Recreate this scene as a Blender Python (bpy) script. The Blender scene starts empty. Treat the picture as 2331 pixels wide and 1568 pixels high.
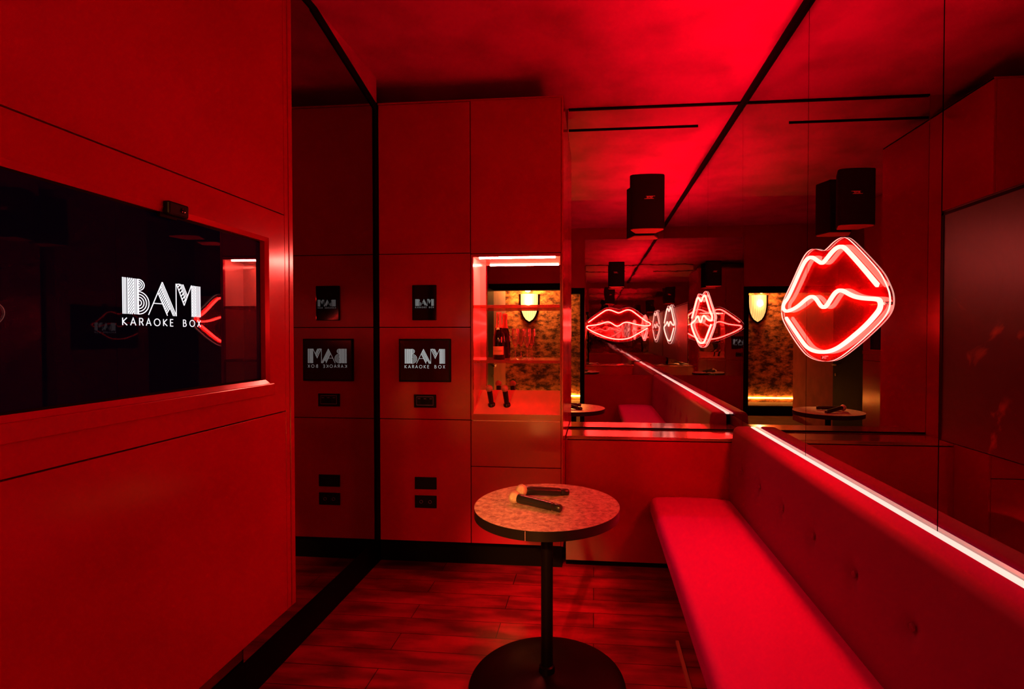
import bpy, bmesh, math, random
from mathutils import Vector, Matrix
random.seed(7)
SC = bpy.context.scene
COL = SC.collection
R = math.radians

# ------------------------------------------------------------------ camera, world, exposure
cam_d = bpy.data.cameras.new('camera'); cam = bpy.data.objects.new('camera', cam_d); COL.objects.link(cam)
cam.location = (0, 0, 1.4); cam.rotation_euler = (R(90 - 1.02), 0, R(5.33))
cam_d.sensor_width = 36; cam_d.lens = 36 * 1180 / 2331; cam_d.shift_x = -0.0328
cam_d.clip_start = 0.02
SC.camera = cam
w = bpy.data.worlds.new('world'); SC.world = w; w.use_nodes = True
w.node_tree.nodes['Background'].inputs[0].default_value = (0.02, 0.0, 0.0, 1)
w.node_tree.nodes['Background'].inputs[1].default_value = 0.05
SC.view_settings.view_transform = 'Standard'; SC.view_settings.look = 'None'
SC.view_settings.exposure = 0.0; SC.view_settings.gamma = 1.0
SC.view_settings.use_curve_mapping = False
try:
    SC.cycles.max_bounces = 20; SC.cycles.glossy_bounces = 14; SC.cycles.transparent_max_bounces = 32
    SC.cycles.sample_clamp_indirect = 25.0
except Exception:
    pass

K_NEON = 98.0      # neon lips
K_LED = 1.3       # LED line behind the bench back
K_NICHE = 640.0     # LED line in the drinks niche
K_SCONCE = 60.0
K_AMBER = 130.0
# warm downlight in the corridor outside the open door
ld = bpy.data.lights.new('corridor_downlight', 'SPOT'); ld.energy = 1500; ld.color = (1.0, 0.33, 0.07)
ld.spot_size = R(11.5); ld.spot_blend = 1.0; ld.shadow_soft_size = 0.05
lo = bpy.data.objects.new('corridor_downlight', ld); COL.objects.link(lo)
lo.location = (-0.75, -1.75, 2.5)
lo.rotation_euler = (Vector((-0.42, 1.72, 0.72)) - Vector(lo.location)).to_track_quat('-Z', 'Y').to_euler()

# the long LED line behind the bench back shines up the wall on to the ceiling
la = bpy.data.lights.new('bench_led_line', 'AREA'); la.shape = 'RECTANGLE'; la.size = 0.012; la.size_y = 2.2; la.energy = 27
la.color = (1.0, 0.0, 0.03); la.spread = R(66)
lo = bpy.data.objects.new('bench_led_line', la); COL.objects.link(lo); lo.location = (0.9195, 2.0, 0.870)
lo.rotation_euler = (R(180), R(3), 0)
# ------------------------------------------------------------------ room measures (metres)
XL, XR = -1.242, 0.932      # mirror on the left, mirror on the right
YC, YP, YM = 2.87, 3.13, 3.385   # cupboard fronts, wall panel under the sill, back mirror
YB = -0.38                  # wall behind the camera
ZC = 2.865                  # ceiling
XT = -1.118                 # front of the television wall unit
F, CX, CY, V0, H0 = 1180.0, 1242.0, 784.0, 1352.0, 763.0

def tanp(px):
    u = px - V0
    return u / (1190.0 + 0.0932 * u)
def onY(px, py, Y):
    """point of the plane y=Y seen at a pixel of the photograph"""
    X = tanp(px) * Y
    d = 0.99568 * (Y - 0.0932 * X)
    return X, 1.4 + (H0 - py) * d / F

# ------------------------------------------------------------------ materials
def new_mat(name):
    m = bpy.data.materials.new(name); m.use_nodes = True
    nt = m.node_tree
    return m, nt, nt.nodes['Principled BSDF']
def mat(name, col, rough=0.5, metal=0.0, spec=0.5, noise=None, bump=None, rnoise=None, coat=0.0):
    """noise = (scale, col2, detail, lo, hi) ; bump = (scale, strength) ; rnoise = (scale, r_lo, r_hi)"""
    m, nt, b = new_mat(name)
    b.inputs['Base Color'].default_value = (*col, 1); b.inputs['Roughness'].default_value = rough
    b.inputs['Metallic'].default_value = metal; b.inputs['Specular IOR Level'].default_value = spec
    if coat: b.inputs['Coat Weight'].default_value = coat; b.inputs['Coat Roughness'].default_value = 0.08
    if noise or bump or rnoise:
        tc = nt.nodes.new('ShaderNodeTexCoord')
    if noise:
        n = nt.nodes.new('ShaderNodeTexNoise'); n.inputs['Scale'].default_value = noise[0]; n.inputs['Detail'].default_value = noise[2]
        nt.links.new(tc.outputs['Object'], n.inputs['Vector'])
        cr = nt.nodes.new('ShaderNodeValToRGB'); cr.color_ramp.elements[0].position = noise[3]; cr.color_ramp.elements[1].position = noise[4]
        cr.color_ramp.elements[0].color = (*noise[1], 1); cr.color_ramp.elements[1].color = (*col, 1)
        nt.links.new(n.outputs['Fac'], cr.inputs[0]); nt.links.new(cr.outputs[0], b.inputs['Base Color'])
    if rnoise:
        n = nt.nodes.new('ShaderNodeTexNoise'); n.inputs['Scale'].default_value = rnoise[0]; n.inputs['Detail'].default_value = 4
        nt.links.new(tc.outputs['Object'], n.inputs['Vector'])
        mr = nt.nodes.new('ShaderNodeMapRange'); mr.inputs['From Min'].default_value = 0.35; mr.inputs['From Max'].default_value = 0.65
        mr.inputs['To Min'].default_value = rnoise[1]; mr.inputs['To Max'].default_value = rnoise[2]
        nt.links.new(n.outputs['Fac'], mr.inputs[0]); nt.links.new(mr.outputs[0], b.inputs['Roughness'])
    if bump:
        n = nt.nodes.new('ShaderNodeTexNoise'); n.inputs['Scale'].default_value = bump[0]; n.inputs['Detail'].default_value = 3
        nt.links.new(tc.outputs['Object'], n.inputs['Vector'])
        bp = nt.nodes.new('ShaderNodeBump'); bp.inputs['Strength'].default_value = bump[1]; bp.inputs['Distance'].default_value = 0.01
        nt.links.new(n.outputs['Fac'], bp.inputs['Height']); nt.links.new(bp.outputs[0], b.inputs['Normal'])
    return m
def emit(name, col, k, base=(0.02, 0.02, 0.02), rough=0.3):
    m, nt, b = new_mat(name)
    b.inputs['Base Color'].default_value = (*base, 1); b.inputs['Roughness'].default_value = rough
    b.inputs['Emission Color'].default_value = (*col, 1); b.inputs['Emission Strength'].default_value = k
    return m

M = {}
M['lacquer'] = mat('grey_red_lacquer', (0.355, 0.0013, 0.027), 0.2, spec=0.5, rnoise=(3.0, 0.15, 0.22), bump=(2.2, 0.03), noise=(2.6, (0.30, 0.0011, 0.022), 3, 0.3, 0.6))
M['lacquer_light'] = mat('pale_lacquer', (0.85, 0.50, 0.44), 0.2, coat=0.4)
M['ceiling'] = mat('concrete_ceiling', (0.46, 0.006, 0.20), 0.55, spec=0.3, noise=(3.2, (0.31, 0.004, 0.13), 7, 0.33, 0.58), bump=(6, 0.08))
M['dark_wall'] = mat('dark_wall', (0.16, 0.006, 0.006), 0.45)
M['black'] = mat('black_trim', (0.004, 0.002, 0.002), 0.6, spec=0.04)
M['blackmetal'] = mat('black_metal', (0.004, 0.002, 0.002), 0.36, spec=0.12)
M['glossblack'] = mat('gloss_black_glass', (0.004, 0.003, 0.003), 0.06, spec=0.5)
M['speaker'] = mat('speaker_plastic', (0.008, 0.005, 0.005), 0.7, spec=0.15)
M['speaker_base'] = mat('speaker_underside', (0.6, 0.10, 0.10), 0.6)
M['sill'] = mat('polished_sill', (0.85, 0.35, 0.33), 0.13, metal=0.85, bump=(7, 0.10))
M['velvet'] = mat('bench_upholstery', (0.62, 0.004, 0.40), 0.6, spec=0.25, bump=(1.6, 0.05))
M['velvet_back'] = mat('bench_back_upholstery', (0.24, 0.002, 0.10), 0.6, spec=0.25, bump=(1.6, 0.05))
M['chrome'] = mat('chrome', (0.75, 0.7, 0.7), 0.2, metal=1.0)
M['micbody'] = mat('mic_body', (0.010, 0.010, 0.010), 0.3, spec=0.6)
M['grille'] = mat('mic_grille', (0.62, 0.48, 0.36), 0.42, metal=0.55, bump=(420, 0.5))
M['bottle'] = mat('dark_bottle_glass', (0.012, 0.004, 0.004), 0.08, spec=0.8)
M['foil'] = mat('bottle_foil', (0.85, 0.45, 0.36), 0.3, metal=0.5)
M['label'] = mat('bottle_label', (0.85, 0.42, 0.30), 0.6)
M['ink'] = mat('label_ink', (0.15, 0.02, 0.02), 0.6)
M['door'] = mat('black_door', (0.005, 0.003, 0.003), 0.55, spec=0.06)
M['amber_floor'] = mat('corridor_floor', (0.30, 0.22, 0.10), 0.45, noise=(6, (0.2, 0.14, 0.06), 4, 0.35, 0.65))
M['edge'] = mat('table_edge', (0.008, 0.006, 0.005), 0.3)

def mirror(name, col, rough, bump=None):
    m, nt, b = new_mat(name)
    b.inputs['Base Color'].default_value = (*col, 1); b.inputs['Metallic'].default_value = 1.0; b.inputs['Roughness'].default_value = rough
    if bump:
        tc = nt.nodes.new('ShaderNodeTexCoord'); n = nt.nodes.new('ShaderNodeTexNoise'); n.inputs['Scale'].default_value = bump[0]
        nt.links.new(tc.outputs['Object'], n.inputs['Vector'])
        bp = nt.nodes.new('ShaderNodeBump'); bp.inputs['Strength'].default_value = bump[1]; bp.inputs['Distance'].default_value = 0.002
        nt.links.new(n.outputs['Fac'], bp.inputs['Height']); nt.links.new(bp.outputs[0], b.inputs['Normal'])
    return m
M['mirror_back'] = mirror('clear_mirror', (0.92, 0.84, 0.84), 0.0)
M['mirror_right'] = mirror('tinted_mirror', (0.345, 0.30, 0.30), 0.0)
M['mirror_left'] = mirror('smoked_mirror', (0.30, 0.26, 0.26), 0.015)
def gold_reflection_mat():
    m, nt, b = new_mat('gold_reflection_glass')
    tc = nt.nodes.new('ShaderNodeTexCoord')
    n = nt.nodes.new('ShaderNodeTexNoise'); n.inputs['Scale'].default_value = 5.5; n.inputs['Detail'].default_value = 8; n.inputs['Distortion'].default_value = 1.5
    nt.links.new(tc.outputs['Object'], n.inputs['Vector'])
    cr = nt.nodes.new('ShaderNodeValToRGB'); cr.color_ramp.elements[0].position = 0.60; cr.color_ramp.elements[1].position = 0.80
    cr.color_ramp.elements[0].color = (0.03, 0.001, 0.001, 1); cr.color_ramp.elements[1].color = (0.32, 0.11, 0.02, 1)  # gold patches are a painted reflection of the golden foliage
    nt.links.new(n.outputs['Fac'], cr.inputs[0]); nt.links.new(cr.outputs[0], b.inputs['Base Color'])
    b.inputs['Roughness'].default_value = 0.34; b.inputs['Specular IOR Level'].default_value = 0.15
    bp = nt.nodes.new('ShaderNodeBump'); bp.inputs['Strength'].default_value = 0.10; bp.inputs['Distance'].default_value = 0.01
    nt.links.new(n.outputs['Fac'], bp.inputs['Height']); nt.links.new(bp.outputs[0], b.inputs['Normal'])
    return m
M['reflection_glass'] = gold_reflection_mat()
M['mirror_rear'] = mirror('antique_mirror', (0.62, 0.5, 0.5), 0.02, (7, 0.16))
M['mirror_niche'] = mirror('niche_mirror', (0.82, 0.72, 0.70), 0.0)

M['neon'] = emit('neon_tube', (1.0, 0.0116, 0.0085), K_NEON, base=(0.5, 0.3, 0.3))
M['neon_rear'] = emit('neon_tube_rear', (1.0, 0.029, 0.022), 36.0, base=(0.5, 0.3, 0.3))
M['neon_soft'] = emit('neon_tube_soft', (1.0, 0.45, 0.36), 2.2, base=(0.5, 0.3, 0.3))
M['led'] = emit('led_line_red', (1.0, 0.60, 0.50), K_LED, base=(0.5, 0.3, 0.3))
M['led_niche'] = emit('led_line_niche', (1.0, 0.10, 0.075), K_NICHE, base=(0.5, 0.3, 0.3))
M['amber'] = emit('led_line_amber', (1.0, 0.30, 0.035), K_AMBER)
M['logo_tv'] = emit('screen_logo_bright', (0.92, 0.93, 1.0), 1.15)
M['logo_panel'] = emit('screen_logo_dim', (0.55, 0.60, 0.60), 0.75)
M['logo_small'] = emit('screen_logo_faint', (0.45, 0.5, 0.5), 0.32)
M['screen'] = emit('tv_screen', (0.10, 0.14, 1.0), 0.0012, base=(0.002, 0.002, 0.003), rough=0.012)
M['mark'] = emit('red_mark', (0.5, 0.02, 0.04), 0.10)
M['brand'] = mat('speaker_badge', (0.95, 0.4, 0.4), 0.35)
M['acrylic_edge'] = emit('acrylic_lit_edge', (1.0, 0.46, 0.38), 2.0, base=(0.3, 0.1, 0.1))  # edge is no lamp; the tube light it pipes is added as emission

def acrylic():
    m = bpy.data.materials.new('clear_acrylic_sheet'); m.use_nodes = True; nt = m.node_tree; nt.nodes.clear()
    out = nt.nodes.new('ShaderNodeOutputMaterial')
    tr = nt.nodes.new('ShaderNodeBsdfTransparent'); tr.inputs[0].default_value = (0.96, 0.90, 0.90, 1)
    df = nt.nodes.new('ShaderNodeBsdfDiffuse'); df.inputs[0].default_value = (0.9, 0.05, 0.08, 1)
    tl = nt.nodes.new('ShaderNodeBsdfTranslucent'); tl.inputs[0].default_value = (0.9, 0.05, 0.08, 1)
    gl = nt.nodes.new('ShaderNodeBsdfGlossy'); gl.inputs['Roughness'].default_value = 0.02
    m0 = nt.nodes.new('ShaderNodeMixShader'); m0.inputs[0].default_value = 0.5
    nt.links.new(df.outputs[0], m0.inputs[1]); nt.links.new(tl.outputs[0], m0.inputs[2])
    m1 = nt.nodes.new('ShaderNodeMixShader'); m1.inputs[0].default_value = 0.15
    nt.links.new(tr.outputs[0], m1.inputs[1]); nt.links.new(m0.outputs[0], m1.inputs[2])
    m2 = nt.nodes.new('ShaderNodeMixShader'); m2.inputs[0].default_value = 0.04
    nt.links.new(m1.outputs[0], m2.inputs[1]); nt.links.new(gl.outputs[0], m2.inputs[2])
    nt.links.new(m2.outputs[0], out.inputs[0])
    return m
M['acrylic'] = acrylic()
def thin_glass(name, tint, gloss, haze=0.0):
    m = bpy.data.materials.new(name); m.use_nodes = True; nt = m.node_tree; nt.nodes.clear()
    out = nt.nodes.new('ShaderNodeOutputMaterial')
    tr = nt.nodes.new('ShaderNodeBsdfTransparent'); tr.inputs[0].default_value = (*tint, 1)
    gl = nt.nodes.new('ShaderNodeBsdfGlossy'); gl.inputs['Roughness'].default_value = 0.05
    lw = nt.nodes.new('ShaderNodeLayerWeight'); lw.inputs[0].default_value = gloss
    mx = nt.nodes.new('ShaderNodeMixShader')
    nt.links.new(lw.outputs['Facing'], mx.inputs[0]); nt.links.new(tr.outputs[0], mx.inputs[1]); nt.links.new(gl.outputs[0], mx.inputs[2])
    df = nt.nodes.new('ShaderNodeBsdfDiffuse'); df.inputs[0].default_value = (0.95, 0.6, 0.55, 1)
    m2 = nt.nodes.new('ShaderNodeMixShader'); m2.inputs[0].default_value = haze
    nt.links.new(mx.outputs[0], m2.inputs[1]); nt.links.new(df.outputs[0], m2.inputs[2])
    nt.links.new(m2.outputs[0], out.inputs[0])
    return m
M['shelf_glass'] = thin_glass('red_shelf_glass', (0.80, 0.30, 0.26), 0.25, 0.12)
M['glass'] = thin_glass('flute_glass', (0.95, 0.88, 0.88), 0.55, 0.07)

def shade_mat():      # ribbed amber glass, brighter at the bulb height
    m, nt, b = new_mat('amber_ribbed_glass')
    tc = nt.nodes.new('ShaderNodeTexCoord'); sp = nt.nodes.new('ShaderNodeSeparateXYZ'); nt.links.new(tc.outputs['Object'], sp.inputs[0])
    wv = nt.nodes.new('ShaderNodeTexWave'); wv.inputs['Scale'].default_value = 9; nt.links.new(tc.outputs['Object'], wv.inputs[0])
    b.inputs['Base Color'].default_value = (0.8, 0.55, 0.25, 1)
    b.inputs['Emission Color'].default_value = (1.0, 0.56, 0.16, 1)
    mr = nt.nodes.new('ShaderNodeMapRange'); mr.inputs['From Min'].default_value = 0; mr.inputs['From Max'].default_value = 1
    mr.inputs['To Min'].default_value = 2.2; mr.inputs['To Max'].default_value = 3.6
    nt.links.new(wv.outputs['Fac'], mr.inputs[0]); nt.links.new(mr.outputs[0], b.inputs['Emission Strength'])
    return m
M['shade'] = shade_mat()
M['bulb'] = emit('lamp_bulb', (1.0, 0.72, 0.34), K_SCONCE)

def floor_mat():
    m, nt, b = new_mat('dark_plank_floor')
    tc = nt.nodes.new('ShaderNodeTexCoord')
    br = nt.nodes.new('ShaderNodeTexBrick'); br.inputs['Scale'].default_value = 1.0
    br.inputs['Brick Width'].default_value = 0.9; br.inputs['Row Height'].default_value = 0.13; br.inputs['Mortar Size'].default_value = 0.0022
    br.inputs['Color1'].default_value = (0.46, 0.004, 0.035, 1); br.inputs['Color2'].default_value = (0.30, 0.003, 0.024, 1)
    br.inputs['Mortar'].default_value = (0.05, 0.003, 0.003, 1); br.inputs['Bias'].default_value = 0.0
    nt.links.new(tc.outputs['Object'], br.inputs['Vector'])
    mp = nt.nodes.new('ShaderNodeMapping'); mp.inputs['Scale'].default_value = (1.6, 6, 1); nt.links.new(tc.outputs['Object'], mp.inputs[0])
    n = nt.nodes.new('ShaderNodeTexNoise'); n.inputs['Scale'].default_value = 2.2; n.inputs['Detail'].default_value = 6
    nt.links.new(mp.outputs[0], n.inputs['Vector'])
    cr = nt.nodes.new('ShaderNodeValToRGB'); cr.color_ramp.elements[0].position = 0.38; cr.color_ramp.elements[1].position = 0.62
    cr.color_ramp.elements[0].color = (0.35, 0.35, 0.35, 1); cr.color_ramp.elements[1].color = (1, 1, 1, 1)
    nt.links.new(n.outputs['Fac'], cr.inputs[0])
    mx = nt.nodes.new('ShaderNodeMix'); mx.data_type = 'RGBA'; mx.blend_type = 'MULTIPLY'; mx.inputs[0].default_value = 1
    nt.links.new(br.outputs['Color'], mx.inputs[6]); nt.links.new(cr.outputs[0], mx.inputs[7]); nt.links.new(mx.outputs[2], b.inputs['Base Color'])
    b.inputs['Roughness'].default_value = 0.38
    bp = nt.nodes.new('ShaderNodeBump'); bp.inputs['Strength'].default_value = 0.25; bp.inputs['Distance'].default_value = 0.004
    nt.links.new(n.outputs['Fac'], bp.inputs['Height']); nt.links.new(bp.outputs[0], b.inputs['Normal'])
    return m
M['floor'] = floor_mat()
def stone_mat():
    m, nt, b = new_mat('mottled_stone_top')
    tc = nt.nodes.new('ShaderNodeTexCoord')
    n = nt.nodes.new('ShaderNodeTexNoise'); n.inputs['Scale'].default_value = 46; n.inputs['Detail'].default_value = 9; n.inputs['Roughness'].default_value = 0.72
    n.inputs['Distortion'].default_value = 0.4
    nt.links.new(tc.outputs['Object'], n.inputs['Vector'])
    cr = nt.nodes.new('ShaderNodeValToRGB'); cr.color_ramp.elements[0].position = 0.36; cr.color_ramp.elements[1].position = 0.68
    cr.color_ramp.elements[0].color = (0.15, 0.08, 0.06, 1); cr.color_ramp.elements[1].color = (0.60, 0.46, 0.38, 1)
    nt.links.new(n.outputs['Fac'], cr.inputs[0]); nt.links.new(cr.outputs[0], b.inputs['Base Color'])
    b.inputs['Roughness'].default_value = 0.42
    bp = nt.nodes.new('ShaderNodeBump'); bp.inputs['Strength'].default_value = 0.35; bp.inputs['Distance'].default_value = 0.003
    nt.links.new(n.outputs['Fac'], bp.inputs['Height']); nt.links.new(bp.outputs[0], b.inputs['Normal'])
    return m
M['stone'] = stone_mat()
def foliage_mat():
    m, nt, b = new_mat('foliage_wallpaper')
    tc = nt.nodes.new('ShaderNodeTexCoord')
    mp = nt.nodes.new('ShaderNodeMapping'); mp.inputs['Scale'].default_value = (5.0, 1, 8.5); nt.links.new(tc.outputs['Object'], mp.inputs[0])
    n = nt.nodes.new('ShaderNodeTexNoise'); n.inputs['Scale'].default_value = 1.3; n.inputs['Detail'].default_value = 12; n.inputs['Roughness'].default_value = 0.72
    n.inputs['Distortion'].default_value = 0.15
    nt.links.new(mp.outputs[0], n.inputs['Vector'])
    cr = nt.nodes.new('ShaderNodeValToRGB'); cr.color_ramp.elements[0].position = 0.42; cr.color_ramp.elements[1].position = 0.63
    cr.color_ramp.elements[0].color = (0.035, 0.012, 0.004, 1); cr.color_ramp.elements[1].color = (0.55, 0.24, 0.09, 1)
    nt.links.new(n.outputs['Fac'], cr.inputs[0]); nt.links.new(cr.outputs[0], b.inputs['Base Color'])
    b.inputs['Roughness'].default_value = 0.8
    return m
M['foliage'] = foliage_mat()

# ------------------------------------------------------------------ mesh helpers
class MB:
    def __init__(s): s.v = []; s.f = []
    def add(s, vs, fs):
        o = len(s.v); s.v += [tuple(v) for v in vs]; s.f += [tuple(i + o for i in f) for f in fs]; return s
    def box(s, x0, x1, y0, y1, z0, z1):
        vs = [(x, y, z) for x in (x0, x1) for y in (y0, y1) for z in (z0, z1)]
        return s.add(vs, [(0, 1, 3, 2), (4, 6, 7, 5), (0, 4, 5, 1), (2, 3, 7, 6), (0, 2, 6, 4), (1, 5, 7, 3)])
    def prism(s, poly, fn, a, b):
        """poly of 2-D points, fn(u, v, t) -> xyz, from t=a to t=b"""
        n = len(poly)
        vs = [fn(u, v, a) for u, v in poly] + [fn(u, v, b) for u, v in poly]
        fs = [tuple(range(n)), tuple(range(2 * n - 1, n - 1, -1))] + [(i, (i + 1) % n, n + (i + 1) % n, n + i) for i in range(n)]
        return s.add(vs, fs)
    def lathe(s, prof, seg=32, mtx=None, cap=True):
        vs = []; fs = []
        for r, z in prof:
            for k in range(seg):
                a = 2 * math.pi * k / seg; vs.append(Vector((r * math.cos(a), r * math.sin(a), z)))
        for i in range(len(prof) - 1):
            for k in range(seg):
                k2 = (k + 1) % seg
                fs.append((i * seg + k, i * seg + k2, (i + 1) * seg + k2, (i + 1) * seg + k))
        if cap:
            fs.append(tuple(range(seg - 1, -1, -1))); fs.append(tuple((len(prof) - 1) * seg + k for k in range(seg)))
        if mtx: vs = [mtx @ v for v in vs]
        return s.add(vs, fs)
    def build(s, name, m, parent=None, bevel=0, smooth=False, seg=2, weld=True):
        me = bpy.data.meshes.new(name); me.from_pydata(s.v, [], s.f)
        bm = bmesh.new(); bm.from_mesh(me)
        bmesh.ops.recalc_face_normals(bm, faces=bm.faces)
        bm.to_mesh(me); bm.free()
        ob = bpy.data.objects.new(name, me); COL.objects.link(ob)
        for mm in (m if isinstance(m, (list, tuple)) else [m]): me.materials.append(mm)
        if parent: ob.parent = parent
        if bevel:
            md = ob.modifiers.new('bevel', 'BEVEL'); md.width = bevel; md.segments = seg; md.limit_method = 'ANGLE'; md.angle_limit = R(40)
        if smooth:
            for p in me.polygons: p.use_smooth = True
            try: me.set_sharp_from_angle(angle=R(38))
            except Exception: pass
        return ob
def box(name, m, dims, parent=None, bevel=0):
    return MB().box(*dims).build(name, m, parent, bevel)
def tag(o, label=None, cat=None, group=None, kind=None):
    if label: o['label'] = label
    if cat: o['category'] = cat
    if group: o['group'] = group
    if kind: o['kind'] = kind
    return o
def empty(name, loc, label, cat, rz=0, group=None):
    o = bpy.data.objects.new(name, None); COL.objects.link(o); o.location = loc; o.rotation_euler = (0, 0, rz)
    o.empty_display_size = 0.1
    return tag(o, label, cat, group)
def struct(name, m, dims, bevel=0):
    return tag(box(name, m, dims, bevel=bevel), kind='structure')
def dup(root, loc=None, rot=None, label=None):
    r = root.copy(); COL.objects.link(r)
    if loc is not None: r.location = loc
    if rot is not None: r.rotation_euler = rot
    if label: r['label'] = label
    for ch in list(root.children):
        c = ch.copy(); COL.objects.link(c); c.parent = r
        for g in list(ch.children):
            d = g.copy(); COL.objects.link(d); d.parent = c
    return r
def text(name, body, size, m, parent, loc, rot, align='CENTER', shear=0, ext=0.0003):
    cu = bpy.data.curves.new(name, 'FONT'); cu.body = body; cu.size = size; cu.align_x = align; cu.align_y = 'CENTER'; cu.extrude = ext; cu.shear = shear
    cu.materials.append(m)
    tmp = bpy.data.objects.new(name + '_curve', cu); COL.objects.link(tmp)
    me = bpy.data.meshes.new_from_object(tmp.evaluated_get(bpy.context.evaluated_depsgraph_get()))
    bpy.data.objects.remove(tmp)
    o = bpy.data.objects.new(name, me); COL.objects.link(o); o.parent = parent; o.location = loc; o.rotation_euler = rot
    return o

# ------------------------------------------------------------------ the shell
struct('floor', M['floor'], (-1.5, 1.05, YB - 0.05, 3.5, -0.05, 0))
struct('ceiling', M['ceiling'], (-1.5, 1.05, YB - 0.05, 3.5, ZC, ZC + 0.08))
struct('wall_right', M['dark_wall'], (XR + 0.008, 1.05, YB, 3.5, 0, ZC))
struct('wall_back', M['lacquer'], (-1.5, 1.05, YM + 0.01, 3.5, 0, ZC))
struct('wall_left', M['dark_wall'], (-1.5, -1.33, YB, YM + 0.01, 0, ZC))
# wall behind the camera: panel below and above the mirror, header over the doorway
struct('wall_rear', M['lacquer'], (-0.14, 1.05, YB - 0.12, YB - 0.008, 0, ZC))
struct('wall_header', M['lacquer'], (-1.5, -0.14, YB - 0.12, YB, 2.02, ZC))
fr = MB().box(-0.19, -0.13, YB - 0.13, YB + 0.012, 0, 2.05); fr.box(-1.33, -0.19, YB - 0.13, YB + 0.012, 1.97, 2.05)
tag(fr.build('door_frame', M['black']), kind='structure')

# concrete wedge and black trim running down to the cupboards along the head of the smoked mirror
zt = lambda y: 2.876 + (2.72 - 2.876) * (y - 2.19) / (YC - 2.19)
wd = MB().prism([(2.24, ZC), (YC + 0.01, ZC), (YC + 0.01, zt(YC))], lambda y, z, t: (t, y, z), XL - 0.02, XL + 0.004)
tag(wd.build('trim_1', M['ceiling']), kind='structure')
tr = MB().prism([(2.20, zt(2.20)), (YC, zt(YC)), (YC, zt(YC) - 0.045), (2.20, zt(2.20) - 0.045)], lambda y, z, t: (t, y, z), XL - 0.01, XL + 0.007)
tr.box(XL - 0.01, XL + 0.007, 1.2, 2.20, ZC - 0.03, ZC)
tag(tr.build('trim_2', M['black']), kind='structure')
struct('trim_3', M['black'], (XR - 0.022, XR + 0.008, YB, YM, ZC - 0.014, ZC + 0.001))     # gap at the right mirror head
struct('trim_4', M['black'], (-0.165, XR, YM - 0.010, YM + 0.01, ZC - 0.012, ZC + 0.001))    # gap at the back mirror head
struct('trim_5', M['black'], (XL - 0.006, XL + 0.014, YC - 0.004, YC + 0.03, 0.22, 2.72))  # dark corner gap
struct('baseboard_left', M['black'], (-1.335, -1.32, YB, 3.2, 0, 0.165))
struct('baseboard_back', M['black'], (-1.33, -0.19, 3.10, 3.16, 0, 0.225))
# panel and sill under the back mirror
struct('wall_panel', M['lacquer'], (-0.168, XR + 0.01, YP, YM, 0.035, 0.765))
struct('baseboard_right', M['black'], (-0.168, XR, YP + 0.02, YP + 0.04, 0, 0.035))
s = tag(box('window_sill', M['sill'], (-0.165, XR, YP - 0.002, YM, 0.772, 0.792), bevel=0.002),
        'polished metal ledge along the foot of the back wall mirror', 'ledge')
s.name = 'mirror_ledge'

# ------------------------------------------------------------------ mirrors
def panel_mirror(name, m, dims, label, group=None):
    o = tag(box(name, m, dims), label, 'mirror', group)
    return o
bm_ = empty('wall_mirror', (0, YM, 0.8), 'large clear mirror above the metal ledge on the back wall', 'mirror')
g = box('mirror_glass', M['mirror_back'], (-0.17, XR, 0, 0.006, 0.002, ZC - 0.806), bm_)
box('bottom_bead', M['black'], (-0.165, XR, -0.004, 0.0, -0.006, 0.002), bm_)
x1 = 0.655
box('slot_reflection', M['black'], (-0.165, x1, -0.0015, 0.0, 1.918, 1.934), bm_)  # reflection of a ceiling slot, put on the glass as a black bar
ys = [YM, 2.38, 1.495, 0.55, YB]
labs = ['tinted mirror panel on the right wall, in the corner beside the back mirror',
        'tinted mirror panel on the right wall that carries the large neon lips',
        'tinted mirror panel on the right wall above the near half of the bench',
        'tinted mirror panel on the right wall nearest the doorway wall']
for i in range(4):
    panel_mirror('wall_mirror', M['mirror_right'], (XR, XR + 0.006, ys[i + 1] + 0.0022, ys[i] - 0.0022, 0.86 if i < 2 else 1.733, ZC - 0.012), labs[i], 'mirrors of the right wall')
panel_mirror('smoked_mirror', M['mirror_left'], (XL - 0.006, XL, 1.72, YC + 0.02, 0.232, ZC - 0.001),
             'dark smoked mirror between the television wall and the cupboards')
panel_mirror('antique_mirror', M['mirror_rear'], (-0.125, XR, YB - 0.006, YB, 0.86, 2.71),
             'antique mirror on the wall opposite the back mirror, seen only in reflections')

panel_mirror('wall_mirror', M['mirror_right'], (XR, XR + 0.006, YB, 1.493, 0.86, 1.117), 'low tinted mirror strip on the right wall under the dark glass panel', 'mirrors of the right wall')
gp = empty('added_glass_panel', (XR, 1.49, 1.119), 'added dark glass panel with painted gold reflections on the right wall, nearest the camera', 'glass panel')
box('glass', M['reflection_glass'], (0, .006, -1.85, -.006, 0, .601), gp)  # panel added to cover the mirror image of the lit niche
fr = MB().box(-.002, .006, -.006, .002, 0, .609); fr.box(-.002, .006, -1.85, .002, .601, .609); fr.build('frame', M['black'], gp)
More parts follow.
